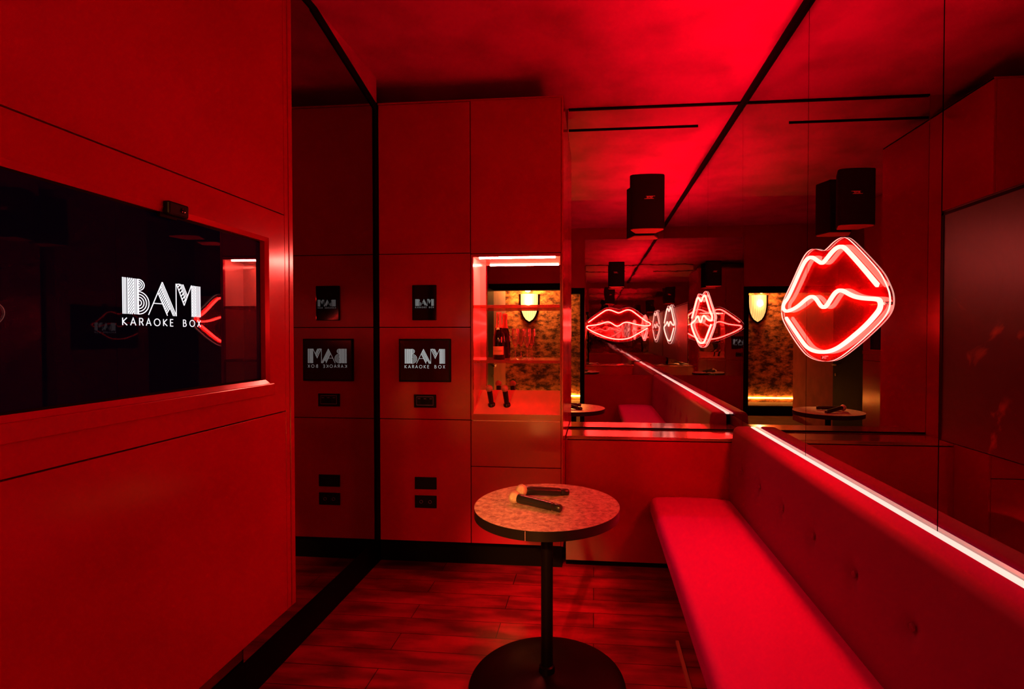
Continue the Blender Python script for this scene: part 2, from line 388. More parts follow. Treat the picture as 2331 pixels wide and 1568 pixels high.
# ------------------------------------------------------------------ cupboards on the back wall
XS = -0.692; XE = -0.170; ZB, ZT = 0.220, 2.72; G = 0.0022; TH = 0.018
lc = empty('tall_cupboard', ((XL + XS) / 2, YC, ZB), 'tall red lacquered cupboard with screens and sockets on its doors', 'cupboard')
def rel(p, dims): return (dims[0] - p[0], dims[1] - p[0], dims[2] - p[1], dims[3] - p[1], dims[4] - p[2], dims[5] - p[2])
L0 = lc.location
box('carcass', M['black'], rel(L0, (XL + 0.01, XS - 0.001, YC + TH + 0.001, YM, ZB, ZT)), lc)
for z0, z1 in ((1.862, ZT - 0.012), (1.445, 1.862), (0.921, 1.445), (ZB, 0.921)):
    box('door', M['lacquer'], rel(L0, (XL + 0.018, XS - G, YC, YC + TH, z0 + G, z1 - G)), lc, bevel=0.001)
box('top_panel', M['lacquer'], rel(L0, (XL + 0.005, XS, YC + 0.003, YM, ZT - 0.010, ZT)), lc)
rc = empty('drinks_cupboard', ((XS + XE) / 2, YC, ZB), 'tall red lacquered cupboard with a lit open drinks niche', 'cupboard')
P0 = rc.location
NX0, NX1, NZ0, NZ1, NY = -0.678, -0.187, 0.956, 1.839, 3.055
cb = MB()
for d in ((XS + 0.001, XE - 0.013, YC + TH + 0.001, YM, 1.86, ZT), (XS + 0.001, XE - 0.013, YC + TH + 0.001, YM, ZB, 0.90), (XS + 0.001, XE - 0.013, NY + 0.02, YM, 0.90, 1.86)):
    cb.box(*rel(P0, d))
cb.build('carcass', M['black'], rc)
box('side_panel', M['lacquer'], rel(P0, (XE - 0.011, XE, YC + 0.001, YM - 0.002, ZB, ZT)), rc, bevel=0.001)
box('door', M['lacquer'], rel(P0, (XS + G, XE - 0.013, YC, YC + TH, 1.857 + G, ZT - 0.012)), rc, bevel=0.001)
box('top_panel', M['lacquer'], rel(P0, (XS + 0.001, XE, YC + 0.003, YM, ZT - 0.010, ZT)), rc)
for z0, z1 in ((0.658, 0.919), (ZB, 0.658)):
    box('drawer', M['lacquer'], rel(P0, (XS + G, XE - 0.013, YC, YC + TH, z0 + G, z1 - G)), rc, bevel=0.001)
nf = MB()
for d in ((XS + G, NX0, YC, YC + TH, 0.919 + G, 1.857 - G), (NX1, XE - 0.013, YC, YC + TH, 0.919 + G, 1.857 - G),
          (NX0, NX1, YC, YC + TH, 0.919 + G, NZ0), (NX0, NX1, YC, YC + TH, NZ1, 1.857 - G)):
    nf.box(*rel(P0, d))
nf.build('niche_frame', M['lacquer'], rc)
ln = MB()
ln.box(*rel(P0, (NX0 - 0.012, NX0, YC + TH, NY + 0.015, 0.905, 1.855))); ln.box(*rel(P0, (NX1, NX1 + 0.002, YC + TH, NY + 0.015, 0.905, 1.855)))
ln.box(*rel(P0, (NX0, NX1, YC + TH, NY + 0.015, NZ1, 1.855)))
ln.build('niche_lining', M['lacquer_light'], rc)
# raised counter that slopes up to the mirror and holds the microphones
sl = MB().prism([(YC + 0.001, NZ0 - 0.04), (YC + 0.001, NZ0), (NY, 1.073), (NY, NZ0 - 0.04)],
                lambda y, z, t: (t - P0[0], y - P0[1], z - P0[2]), NX0, NX1)
sl.build('sloped_counter', M['lacquer_light'], rc)
box('niche_mirror', M['mirror_niche'], rel(P0, (NX0, NX1, NY, NY + 0.005, 1.073, NZ1)), rc)
for zz in (1.553, 1.243):
    box('shelf', M['shelf_glass'], rel(P0, (NX0, NX1, YC + 0.004, NY - 0.001, zz, zz + 0.017)), rc, bevel=0.001)
tag(box('led_strip', M['led_niche'], (NX0 + 0.03, NX1 - 0.03, YC + 0.03, YC + 0.038, NZ1 - 0.006, NZ1 - 0.0005)),
    'short red light strip under the top of the drinks niche', 'light strip')
# screens, tablet, controls and sockets mounted on the cupboard
def stroke(mb, pts, wd, fn, t0, t1, closed=False):
    n = len(pts); L = []; Rr = []
    for i in range(n):
        p = Vector(pts[i])
        a = Vector(pts[i - 1]) if (i > 0 or closed) else None
        b = Vector(pts[(i + 1) % n]) if (i < n - 1 or closed) else None
        d = ((p - a).normalized() if a is not None else Vector((0, 0))) + ((b - p).normalized() if b is not None else Vector((0, 0)))
        if d.length < 1e-6: d = Vector((1, 0))
        d.normalize(); nn = Vector((-d.y, d.x))
        k = 1.0
        if a is not None and b is not None:
            c = max(0.5, nn.dot(Vector((-(b - p).normalized().y, (b - p).normalized().x)))); k = 1 / c
        L.append(p + nn * wd / 2 * k); Rr.append(p - nn * wd / 2 * k)
    m = n if closed else n - 1
    for i in range(m):
        j = (i + 1) % n
        q = [L[i], L[j], Rr[j], Rr[i]]
        mb.prism([(v.x, v.y) for v in q], fn, t0, t1)
def logo_strokes():
    S = []; W = 11
    def st(*p, w=W): S.append((list(p), w))
    for x in (6, 26, 46, 72): st((x, 0), (x, 433))
    y = -70
    while y < 433:                                   # rope hatching of the B
        a, b = (72, y), (158, y + 120)
        def clip(p, q):
            (x0, y0), (x1_, y1_) = p, q
            if y0 < 0: x0 += (0 - y0) * (x1_ - x0) / (y1_ - y0); y0 = 0
            if y1_ > 433: x1_ -= (y1_ - 433) * (x1_ - x0) / (y1_ - y0); y1_ = 433
            return (x0, y0), (x1_, y1_)
        a, b = clip(a, b)
        if b[1] - a[1] > 8: st(a, b, w=13)
        y += 38
    for x in (158, 180, 202): st((x, 0), (x, 433))
    def arc(cx, cy, rx, ry):
        st(*[(cx + rx * math.cos(R(t)), cy + ry * math.sin(R(t))) for t in range(-90, 91, 12)])
    for k in (1, 0.66, 0.33): arc(216, 361, 84 * k, 68 * k)
    for k in (1, 0.76, 0.52, 0.28): arc(216, 142, 150 * k, 138 * k)
    st((216, 0), (216, 433))
    # A
    st((357, 0), (570, 430)); st((432, 150), (580, 150))
    st((570, 430), (792, 0)); st((562, 400), (766, 0)); st((550, 376), (742, 0)); st((500, 292), (646, 0))
    for k in range(11):
        t = k / 11.0
        ax, ay = 500 + (646 - 500) * t, 292 * (1 - t)
        bx, by = ax + 42, ay + 84
        st((ax, ay), (bx + 10, min(by - 8, 376)), w=13)
    # M
    st((790, 0), (790, 433)); st((800, 425), (925, 150)); st((925, 150), (1055, 433))
    st((862, 433), (955, 215)); st((885, 433), (972, 250)); st((908, 433), (985, 280))
    for k in range(7):
        t = k / 7.0
        ax, ay = 800 + 125 * t, 425 - 275 * t
        st((ax, ay), (ax + 48, min(ay + 52, 433)), w=13)
    st((1060, 0), (1060, 433))
    y = -70
    while y < 433:
        a, b = clip((1060, y), (1142, y + 120))
        if b[1] - a[1] > 8: st(a, b, w=13)
        y += 38
    for x in (1142, 1166, 1190, 1212): st((x, 0), (x, 433))
    # lettering
    G_ = {'K': [[(0, 0), (0, 1)], [(.62, 1), (.05, .5), (.66, 0)]], 'A': [[(0, 0), (.4, 1), (.8, 0)], [(.14, .33), (.66, .33)]],
          'R': [[(0, 0), (0, 1), (.35, 1), (.52, .86), (.52, .64), (.35, .5), (0, .5)], [(.3, .5), (.58, 0)]],
          'O': [[(.5 + .5 * math.cos(R(a)), .5 + .5 * math.sin(R(a))) for a in range(0, 361, 24)]],
          'E': [[(.5, 1), (0, 1), (0, 0), (.5, 0)], [(0, .52), (.45, .52)]],
          'B': [[(0, .52), (0, 1), (.3, 1), (.45, .88), (.45, .66), (.3, .52), (0, .52), (0, 0), (.35, 0), (.55, .14), (.55, .38), (.35, .52)]],
          'X': [[(0, 1), (.62, 0)], [(.62, 1), (0, 0)]]}
    for ch, x in zip('KARAOKEBOX', (0, 105, 228, 322, 440, 582, 692, 908, 1020, 1160)):
        for pl in G_[ch]: st(*[(x + px * 88, -135 + py * 88) for px, py in pl], w=10)
    return S
LOGO = logo_strokes()
def logo(name, m, parent, fn, t0, t1, wk=1.0):
    mb = MB()
    for pts, wd in LOGO: stroke(mb, pts, wd * wk, fn, t0, t1)
    return mb.build(name, m, parent)

def wall_device(name, px0, py0, px1, py1, depth, label, cat, m=M['blackmetal'], bev=0.003):
    xa, za = onY(px0, py0, YC); xb, _ = onY(px1, py0, YC)
    xm, zm = onY((px0 + px1) / 2, (py0 + py1) / 2, YC); _, z1 = onY((px0 + px1) / 2, py0, YC); _, z0 = onY((px0 + px1) / 2, py1, YC)
    e = empty(name, (xm, YC, z0), label, cat)
    hw = (xb - xa) / 2
    box('housing', m, (-hw, hw, -depth, 0, 0, z1 - z0), e, bevel=bev)
    return e, hw, z1 - z0
e, hw, hh = wall_device('touch_screen', 909, 771, 1027, 869, 0.012, 'large square touch screen showing a white striped logo, below the small tablet', 'screen')
gl_ = box('glass', emit('touch_glass', (0.5, 0.01, 0.01), 0.012, base=(0.006, 0.002, 0.002), rough=0.12), (-hw * 0.93, hw * 0.93, -0.0135, -0.012, 0.010, hh - 0.010), e)
k = hw * 2 * 91 / 118 / 1218
logo('logo', M['logo_panel'], gl_, lambda u, v, t: (-hw * 0.76 + u * k, t, hh * 0.425 + v * k), -0.0145, -0.0137)
e, hw, hh = wall_device('tablet', 940, 649, 995, 729, 0.014, 'small upright black tablet with a dim white logo, above the large touch screen', 'tablet', M['glossblack'], 0.004)
k = hw * 2 * 42 / 55 / 1218
logo('logo', M['logo_small'], e, lambda u, v, t: (-hw * 0.72 + u * k, t, hh * 0.405 + v * k), -0.0152, -0.0142, 1.0)
e, hw, hh = wall_device('control_plate', 942, 898, 993, 928, 0.006, 'black control plate with three small switches, under the touch screen', 'switch plate')
fm = MB()
for a, b, c, d in ((-.75, .75, .82, .86), (-.75, .75, .18, .22), (-.75, -.72, .18, .86), (.72, .75, .18, .86)):
    fm.box(a * hw, b * hw, -0.0072, -0.006, c * hh, d * hh)
fm.build('inner_frame', M['mark'], e)
for q in (-.52, 0, .52):
    sw = box('switch', M['blackmetal'], (q * hw - .2 * hw, q * hw + .2 * hw, -0.0078, -0.006, .26 * hh, .78 * hh), e)
    box('indicator', M['mark'], (q * hw - .1 * hw, q * hw + .12 * hw, -0.0084, -0.0078, .66 * hh, .71 * hh), sw)
wall_device('blank_plate', 943, 1087, 993, 1115, 0.005, 'plain black cover plate low on the cupboard, above the twin socket', 'socket plate')
e, hw, hh = wall_device('socket_plate', 943, 1129, 993, 1158, 0.005, 'black twin socket plate low on the cupboard, below the plain plate', 'socket plate')
for q in (-.4, .4):
    rg = MB().lathe([(0.008, 0), (0.0095, 0), (0.0095, 0.0018), (0.008, 0.0018), (0.008, 0)], 24, Matrix.Translation((q * hw, -0.005, hh * .5)) @ Matrix.Rotation(R(90), 4, 'X'), cap=False)
    rg.build('socket_ring', M['mark'], e)

# ------------------------------------------------------------------ television wall on the left
tu = empty('television_wall', (XT, 1.3, 0.39), 'floating red lacquered wall unit with the television set in it', 'wall unit')
T0 = tu.location
YA, YE, YST = 0.70, 1.842, 1.791
TY0, TY1, TZ0, TZ1 = 0.838, 1.684, 1.247, 1.722
ZL, ZU, ZBT = 1.124, 1.835, 0.394
bk = MB()
bk.box(*rel(T0, (-1.235, XT - 0.020, YA, YE - 0.003, ZBT + 0.01, TZ0 - 0.02))); bk.box(*rel(T0, (-1.235, XT - 0.020, YA, YE - 0.003, TZ1 + 0.02, ZC - 0.002)))
bk.box(*rel(T0, (-1.235, XT - 0.020, TY1 + 0.02, YE - 0.003, TZ0 - 0.02, TZ1 + 0.02))); bk.box(*rel(T0, (-1.235, -1.19, YA, TY1 + 0.02, TZ0 - 0.02, TZ1 + 0.02)))
bk.build('carcass', M['black'], tu)
for nm, z0, z1 in (('upper_panel', ZU + G, ZC - 0.004), ('lower_panel', ZBT, ZL - G)):
    box(nm, M['lacquer'], rel(T0, (XT - 0.018, XT, YA, YST - G, z0, z1)), tu, bevel=0.001)
mp_ = MB()
mp_.box(*rel(T0, (XT - 0.018, XT, YA, TY0 - .012, ZL + G, ZU - G))); mp_.box(*rel(T0, (XT - 0.018, XT, TY1 + .012, YST - G, ZL + G, ZU - G)))
mp_.box(*rel(T0, (XT - 0.018, XT, TY0 - .012, TY1 + .012, ZL + G, TZ0 - .012))); mp_.box(*rel(T0, (XT - 0.018, XT, TY0 - .012, TY1 + .012, TZ1 + .012, ZU - G)))
mp_.build('screen_surround', M['lacquer'], tu)
# bevelled frame of the opening
def ring(y0, y1, z0, z1, xo, w_, xi):
    mb = MB(); o = [(y0 - w_, z0 - w_), (y1 + w_, z0 - w_), (y1 + w_, z1 + w_), (y0 - w_, z1 + w_)]; i = [(y0, z0), (y1, z0), (y1, z1), (y0, z1)]
    vs = [(xo - T0[0], y - T0[1], z - T0[2]) for y, z in o] + [(xi - T0[0], y - T0[1], z - T0[2]) for y, z in i]
    vs += [(xo - 0.03 - T0[0], y - T0[1], z - T0[2]) for y, z in o] + [(xi - 0.03 - T0[0], y - T0[1], z - T0[2]) for y, z in i]
    fs = []
    for k_ in range(4):
        j = (k_ + 1) % 4; fs += [(k_, j, 4 + j, 4 + k_), (8 + k_, 12 + k_, 12 + j, 8 + j), (k_, 8 + k_, 8 + j, j), (4 + k_, 4 + j, 12 + j, 12 + k_)]
    return mb.add(vs, fs)
ring(TY0, TY1, TZ0, TZ1, XT + 0.001, 0.014, XT - 0.006).build('bevelled_frame', M['lacquer'], tu)
box('ledge', M['lacquer'], rel(T0, (XT, XT + 0.007, YA, 1.715, TZ0 - .055, TZ0 - .014)), tu, bevel=0.003)
eb = MB().box(*rel(T0, (XT - 0.018, XT, YST, 1.815, ZBT, ZC - 0.004))); eb.box(*rel(T0, (XT - 0.10, XT + 0.001, 1.818, YE, ZBT, ZC - 0.004)))
eb.build('end_stile', M['lacquer'], tu, bevel=0.0015)
tv = empty('television', (XT - 0.03, (TY0 + TY1) / 2, TZ0), 'large black flat television showing a bright white striped logo', 'television')
tv.rotation_euler = (0, 0, R(1.25)); tv.location.x -= 0.006
t0 = tv.location; hy = (TY1 - TY0) / 2
box('bezel', M['black'], (-0.02, 0.0225, -hy + .001, hy - .001, .001, TZ1 - TZ0 - .001), tv)
scr = box('screen', M['screen'], (0.0225, 0.0235, -hy + .006, hy - .006, .006, TZ1 - TZ0 - .006), tv)
kx = 0.255 / 1218; kz = 0.1165 / 573
logo('logo', M['logo_tv'], scr, lambda u, v, t: (t, 1.146 - t0[1] + u * kx, 1.452 - t0[2] + v * kz), 0.0237, 0.0243)
wc = empty('webcam', (XT - 0.005, 1.292, 1.716), 'small black camera bar clipped on top of the television', 'camera')
cb_ = box('camera_body', M['blackmetal'], (0.0, 0.022, -.034, .034, 0, 0.036), wc, bevel=0.005)
box('clip', M['black'], (-0.004, 0.006, -.045, .01, -0.008, 0.004), wc, bevel=0.001)
MB().lathe([(0.007, 0), (0.007, 0.003), (0.004, 0.004)], 20, Matrix.Translation((0.021, .012, 0.018)) @ Matrix.Rotation(R(90), 4, 'Y')).build('lens', M['glossblack'], cb_, smooth=True)

# ------------------------------------------------------------------ bench along the right wall
be = empty('bench', (0.6, 1.4, 0), 'long red upholstered bench with a buttoned back along the mirrored wall', 'bench')
B0 = be.location; BY0, BY1 = YB + 0.01, YP - 0.012
def grid_body(prof, y0, y1, ny, fn=None, endr=0.0):
    """sweeps a closed x-z profile along y; fn(x,y,z,i) may shift a vertex"""
    mb = MB(); n = len(prof); vs = []; fs = []
    ysx = [y0 + (y1 - y0) * i / ny for i in range(ny + 1)]
    for y in ysx:
        for i, (x, z) in enumerate(prof):
            p = (x, y, z)
            if fn: p = fn(*p, i)
            vs.append((p[0] - B0[0], p[1] - B0[1], p[2] - B0[2]))
    for a in range(ny):
        for i in range(n):
            j = (i + 1) % n; fs.append((a * n + i, a * n + j, (a + 1) * n + j, (a + 1) * n + i))
    fs.append(tuple(range(n))); fs.append(tuple(ny * n + i for i in range(n - 1, -1, -1)))
    return mb.add(vs, fs)
def arcp(cx, cz, r, a0, a1, n=7): return [(cx + r * math.cos(R(a0 + (a1 - a0) * k / n)), cz + r * math.sin(R(a0 + (a1 - a0) * k / n))) for k in range(n + 1)]
sx0, sx1, sz0, sz1 = 0.330, 0.800, 0.350, 0.452
prof = arcp(sx0 + .035, sz1 - .035, .035, 180, 90) + [(.42, sz1 + .003), (.55, sz1 + .006), (.70, sz1 + .002), (sx1 - .02, sz1 - .006), (sx1, sz1 - .025), (sx1, sz0)] + [(sx0 + .02, sz0), (sx0, sz0 + .02)]
def seat_fn(x, y, z, i):
    e_ = max(0, (y - (BY1 - 0.09)) / 0.09)
    if e_ > 0:
        if z > 0.42: z -= 0.022 * e_ ** 3
        if x < 0.45: x += 0.045 * e_ ** 4
    return x, y, z
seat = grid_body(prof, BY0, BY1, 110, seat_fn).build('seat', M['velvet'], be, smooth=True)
BUT = [2.88, 2.57, 2.265, 1.955, 1.656, 1.365, 1.07, .77, .47, .17, -.13]
# front face of the back is a fine grid so that the buttons can pull it in
nz = 34
front = [(.786 + .018 * (k / nz) ** 1.3, .405 + (.822 - .405) * k / nz) for k in range(nz + 1)]
bprof = front + arcp(.838, .838, .034, 172, 95, 6) + arcp(.885, .852, .022, 90, 0, 5) + [(.907, .405)]
nf_ = nz + 1
def back_fn(x, y, z, i):
    if i < nf_ + 4:
        bul = 0.010 * math.sin(math.pi * min(1, max(0, (z - .40) / .44)))
        x -= bul
        for by in BUT:
            d2 = ((y - by) ** 2) / (0.030 ** 2) + ((z - .668) ** 2) / (0.038 ** 2)
            if d2 < 9: x += 0.016 * math.exp(-d2)
    e_ = max(0, (y - (BY1 - 0.05)) / 0.05)
    if e_ > 0 and x < .86: x += 0.02 * e_ ** 3
    if e_ > 0 and z > .84: z -= 0.012 * e_ ** 3
    return x, y, z
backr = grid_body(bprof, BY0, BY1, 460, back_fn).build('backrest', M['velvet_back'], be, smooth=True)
for by in BUT:
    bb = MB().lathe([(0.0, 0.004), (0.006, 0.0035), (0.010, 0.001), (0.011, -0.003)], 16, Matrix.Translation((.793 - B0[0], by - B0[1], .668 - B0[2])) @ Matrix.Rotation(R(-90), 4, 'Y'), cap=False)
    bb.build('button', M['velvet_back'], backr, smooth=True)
box('plinth', M['black'], rel(B0, (.62, .90, BY0, BY1, 0.0, .35)), be)
box('support_board', M['black'], rel(B0, (.37, .80, BY0 + .01, BY1 - .02, .33, .35)), be)
box('foot_rail', mat('rail_paint', (.5, .12, .1), .5), rel(B0, (.372, .386, 0.2, 2.38, 0.0, .012)), be)
for y in (1.3, .22):
    box('leg', M['blackmetal'], rel(B0, (.372, .386, y - .012, y + .012, .012, .34)), be)
tag(box('led_strip', M['led'], (.9105, .9285, BY0 + .02, BY1 - .01, .858, .868)),
    'long bright red light strip behind the back of the bench', 'light strip')
box('channel', M['black'], (.9085, .931, BY0 + .02, BY1 - .01, .80, .8575)).name = 'strip_channel'
tag(bpy.data.objects['strip_channel'], 'black channel that carries the long light strip behind the bench', 'channel')

# ------------------------------------------------------------------ neon lips
SU = 0.00076
TU1 = [(255, 740), (400, 634), (540, 538), (575, 521), (610, 515), (645, 517), (690, 530), (750, 556), (800, 573), (850, 554), (900, 530), (935, 519), (970, 515), (1005, 521),
       (1040, 536), (1100, 580), (1200, 660), (1285, 722), (1335, 742), (1356, 757), (1363, 773), (1354, 790), (1330, 800), (1290, 803), (1200, 795), (1100, 775), (1010, 748), (960, 738),
       (925, 738), (895, 745), (860, 762), (820, 792), (795, 804), (765, 806), (735, 796), (700, 772), (660, 746), (630, 734), (600, 731), (560, 738), (500, 760), (440, 777), (350, 790),
       (270, 797), (240, 804), (228, 818), (232, 838), (252, 856), (350, 912), (500, 975), (560, 998), (620, 1018), (690, 1034), (760, 1042), (830, 1044), (900, 1040), (960, 1030), (1010, 1014),
       (1080, 978), (1180, 920), (1310, 845)]
PLATE = [(205, 745), (250, 690), (330, 630), (430, 560), (520, 500), (570, 476), (620, 468), (690, 476), (750, 494), (800, 506), (850, 494), (900, 478), (970, 468), (1030, 478),
         (1080, 500), (1150, 550), (1250, 628), (1340, 690), (1400, 735), (1424, 765), (1425, 810), (1400, 855), (1330, 905), (1200, 985), (1080, 1046), (1010, 1072), (920, 1088),
         (820, 1094), (730, 1090), (650, 1076), (560, 1045), (400, 975), (260, 905), (200, 865), (178, 830), (180, 785)]
def smooth_line(pts, it=2, closed=False):
    for _ in range(it):
        q = []
        n = len(pts); rng = n if closed else n - 1
        if not closed: q.append(pts[0])
        for i in range(rng):
            a, b = pts[i], pts[(i + 1) % n]
            q.append((a[0] * .75 + b[0] * .25, a[1] * .75 + b[1] * .25)); q.append((a[0] * .25 + b[0] * .75, a[1] * .25 + b[1] * .75))
        if not closed: q.append(pts[-1])
        pts = q
    return pts
def make_sign():
    e = empty('neon_lips_sign', (0, 0, 0), 'x', 'neon sign', group='red neon lips signs')
    line = smooth_line(TU1, 2)
    P = [((x - 792) * SU, (780 - y) * SU) for x, y in line]
    # swept tube with a rounded cross-section, depth along +y
    sec = [(-.0068, .009), (-.0068, .017), (-.0045, .0205), (0, .0220), (.0045, .0205), (.0068, .017), (.0068, .009)]
    mb = MB(); n = len(P); m_ = len(sec); vs = []
    for i, p in enumerate(P):
        a = Vector(P[max(0, i - 1)]); b = Vector(P[min(n - 1, i + 1)]); d = (b - a).normalized(); nn = Vector((-d.y, d.x))
        for o, dp in sec: vs.append((p[0] + nn.x * o, dp, p[1] + nn.y * o))
    fs = [(i * m_ + k, i * m_ + (k + 1) % m_, (i + 1) * m_ + (k + 1) % m_, (i + 1) * m_ + k) for i in range(n - 1) for k in range(m_)]
    fs += [tuple(range(m_)), tuple((n - 1) * m_ + k for k in range(m_ - 1, -1, -1))]
    mb.add(vs, fs).build('neon_tube', M['neon'], e, smooth=True)
    pl = [((x - 792) * SU, (780 - y) * SU) for x, y in smooth_line(PLATE, 2, True)]
    n = len(pl)
    sh = MB(); sh.add([(x, .0085, z) for x, z in pl], [tuple(range(n))]); sh.build('acrylic_sheet', M['acrylic'], e)
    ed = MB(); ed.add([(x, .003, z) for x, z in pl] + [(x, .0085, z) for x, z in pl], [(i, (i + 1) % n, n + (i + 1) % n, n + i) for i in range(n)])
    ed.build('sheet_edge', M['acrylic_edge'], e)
    for x, z in ((800, 545), (1398, 800), (205, 820), (800, 1070)):
        MB().lathe([(0.006, 0), (0.006, .012)], 14, Matrix.Translation(((x - 792) * SU, -.0, (780 - z) * SU)) @ Matrix.Rotation(R(-90), 4, 'X')).build('standoff', M['chrome'], e)
    return e
ls = make_sign(); ls.location = (XR, 2.19, 1.532); ls.rotation_euler = (0, 0, R(90))
ls['label'] = 'glowing red neon lips sign on the right mirror, above the far half of the bench'
dup(ls, (XR - 0.004, 0.30, 1.532), (0, 0, R(90)), 'glowing red neon lips sign at the near end of the right mirror, seen only reflected')
dup(ls, (0.33, YB, 1.545), (0, 0, 0), 'glowing red neon lips sign facing the back mirror, wide when seen reflected')
for o in COL.objects:
    if o.name in ('neon_tube.001', 'neon_tube.002'):
        o.data = o.data.copy(); o.data.materials.clear(); o.data.materials.append(M['neon_soft' if o.name.endswith('1') else 'neon_rear'])

# ------------------------------------------------------------------ loudspeakers
def make_speaker():
    e = empty('wall_speaker', (0, 0, 0), 'x', 'speaker', group='wall speakers')
    hw, d, h = .105, .145, .334
    arc_ = [(-hw, 0.03)] + [(-hw + .012 * (1 - math.cos(R(t))), .022 - .012 * math.sin(R(t)) - .0) for t in (20, 50, 80)]
    front_ = [(-hw + .03 + (2 * hw - .06) * k / 8, -.0 + .008 * (2 * (k / 8) - 1) ** 2) for k in range(9)]
    pl = [(-hw, .035), (-hw + .003, .022), (-hw + .012, .012)] + front_ + [(hw - .012, .012), (hw - .003, .022), (hw, .035), (hw * .62, d), (-hw * .62, d)]
    cab = MB().prism(pl, lambda x, y, t: (x, y, t), .004, h).build('cabinet', M['speaker'], e, bevel=0.004, smooth=True)
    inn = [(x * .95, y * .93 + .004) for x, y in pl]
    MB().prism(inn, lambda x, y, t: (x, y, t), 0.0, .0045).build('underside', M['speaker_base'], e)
    box('bracket', M['blackmetal'], (-.025, .025, d - .002, .18, .13, .20), e, bevel=.003)
    text('badge', 'BOSE', .0155, M['brand'], cab, (.01, -.0012, .19), (R(90), 0, 0), shear=0.45)
    st_ = MB().box(-.020, .036, -.0012, -.0006, .1815, .1835); st_.box(-.010, .044, -.0012, -.0006, .1965, .1982); st_.build('badge_lines', M['brand'], cab)
    return e
sp = make_speaker(); sp.location = (.323, 3.20, 2.045)
sp['label'] = 'black loudspeaker mounted high in front of the back mirror'
dup(sp, (.30, -.20, 2.045), (0, 0, R(180)), 'black loudspeaker facing the back mirror from the opposite wall, seen only reflected')

# ------------------------------------------------------------------ round table and microphones
TX, TY, TZ = -.183, 2.02, .735
tb = empty('round_table', (TX, TY, 0), 'small round pedestal table with a mottled stone top', 'table')
MB().lathe([(.0, TZ - .004), (.2835, TZ - .004), (.2835, TZ), (0, TZ)], 96, cap=False).build('table_top', M['stone'], tb, smooth=True)
MB().lathe([(.27, TZ - .038), (.284, TZ - .036), (.2845, TZ - .0005), (.2836, TZ - .0005), (.2836, TZ - .0045), (0.0, TZ - .0045)], 96, cap=False).build('edge_band', M['edge'], tb, smooth=True)
MB().lathe([(.0, TZ - .038), (.271, TZ - .038)], 96, cap=False).build('underside', M['edge'], tb)
sa = R(-100); box('edge_seam', M['brand'], (.2848 * math.cos(sa) - .0005, .2848 * math.cos(sa) + .0005, .2848 * math.sin(sa) - .0004, .2848 * math.sin(sa) + .0006, TZ - .035, TZ - .002), tb)
MB().lathe([(.0235, .07), (.0235, TZ - .05), (.06, TZ - .046), (.06, TZ - .038)], 40, cap=False).build('column', M['blackmetal'], tb, smooth=True)
MB().lathe([(.300, 0), (.309, .004), (.311, .018), (.306, .030), (.27, .042), (.15, .056), (.05, .066), (.032, .072), (.030, .095), (.024, .10)], 96).build('base', M['blackmetal'], tb, smooth=True)

def make_mic():
    """microphone along +x, head at the origin"""
    e = empty('microphone', (0, 0, 0), 'x', 'microphone', group='handheld microphones')
    rx = Matrix.Rotation(R(90), 4, 'Y')
    prof = [(0.0, -.0245)] + [(.0245 * math.cos(R(a)), .0245 * math.sin(R(a))) for a in range(-75, 61, 15)] + [(.0165, .023)]
    gr = MB().lathe(prof, 36, rx, cap=False).build('grille', M['grille'], e, smooth=True)
    MB().lathe([(.0249, -.0025), (.0255, -.002), (.0255, .002), (.0249, .0025)], 36, rx, cap=False).build('grille_band', M['grille'], gr, smooth=True)
    MB().lathe([(.0165, .018), (.0185, .024), (.0178, .05), (.0168, .11), (.0160, .168), (.0135, .171), (.0135, .175), (.0150, .177), (.0146, .205), (.012, .209)], 32, rx).build('handle', M['micbody'], e, smooth=True)
    return e
def aim(o, a, b):
    o.location = a; o.rotation_euler = (Vector(b) - Vector(a)).to_track_quat('X', 'Z').to_euler()
m1 = make_mic(); aim(m1, (-.311, 2.015, TZ + .0255), (-.116, 1.925, TZ + .0158))
m1['label'] = 'black microphone lying nearest the camera on the round table'
m2 = dup(m1, label='black microphone behind the first one on the round table, its head raised'); aim(m2, (-.290, 2.062, TZ + .0390), (-.1485, 2.135, TZ + .0156))
# microphones standing in the sloped counter of the niche
def make_stand_mic(X, t, label, src=None):
    Y = YC + (NY - YC) * t; z = NZ0 + (1.073 - NZ0) * t
    if src is None:
        e = empty('standing_microphone', (X, Y, z), label, 'microphone', group='microphones standing in the drinks niche')
        MB().lathe([(.0, .125)] + [(.0205 * math.cos(R(a)), .104 + .0205 * math.sin(R(a))) for a in range(75, -61, -15)] + [(.0140, .084)], 32, cap=False).build('grille', M['grille'], e, smooth=True)
        MB().lathe([(.0136, .0), (.0155, .085), (.0125, .088)], 28).build('handle', M['micbody'], e, smooth=True)
        MB().lathe([(.0205, -.012), (.0205, .008), (.018, .012), (.0136, .013)], 28).build('collar', M['micbody'], e, smooth=True)
    else:
        e = dup(src, (X, Y, z), label=label)
    e.rotation_euler = (R(16), R(-5), 0)
    return e
a_ = make_stand_mic(onY(1120, 900, 2.95)[0], .36, 'microphone standing in the niche counter, the left one of the pair')
make_stand_mic(onY(1155, 900, 2.95)[0], .36, 'microphone standing in the niche counter, the right one of the pair', a_)

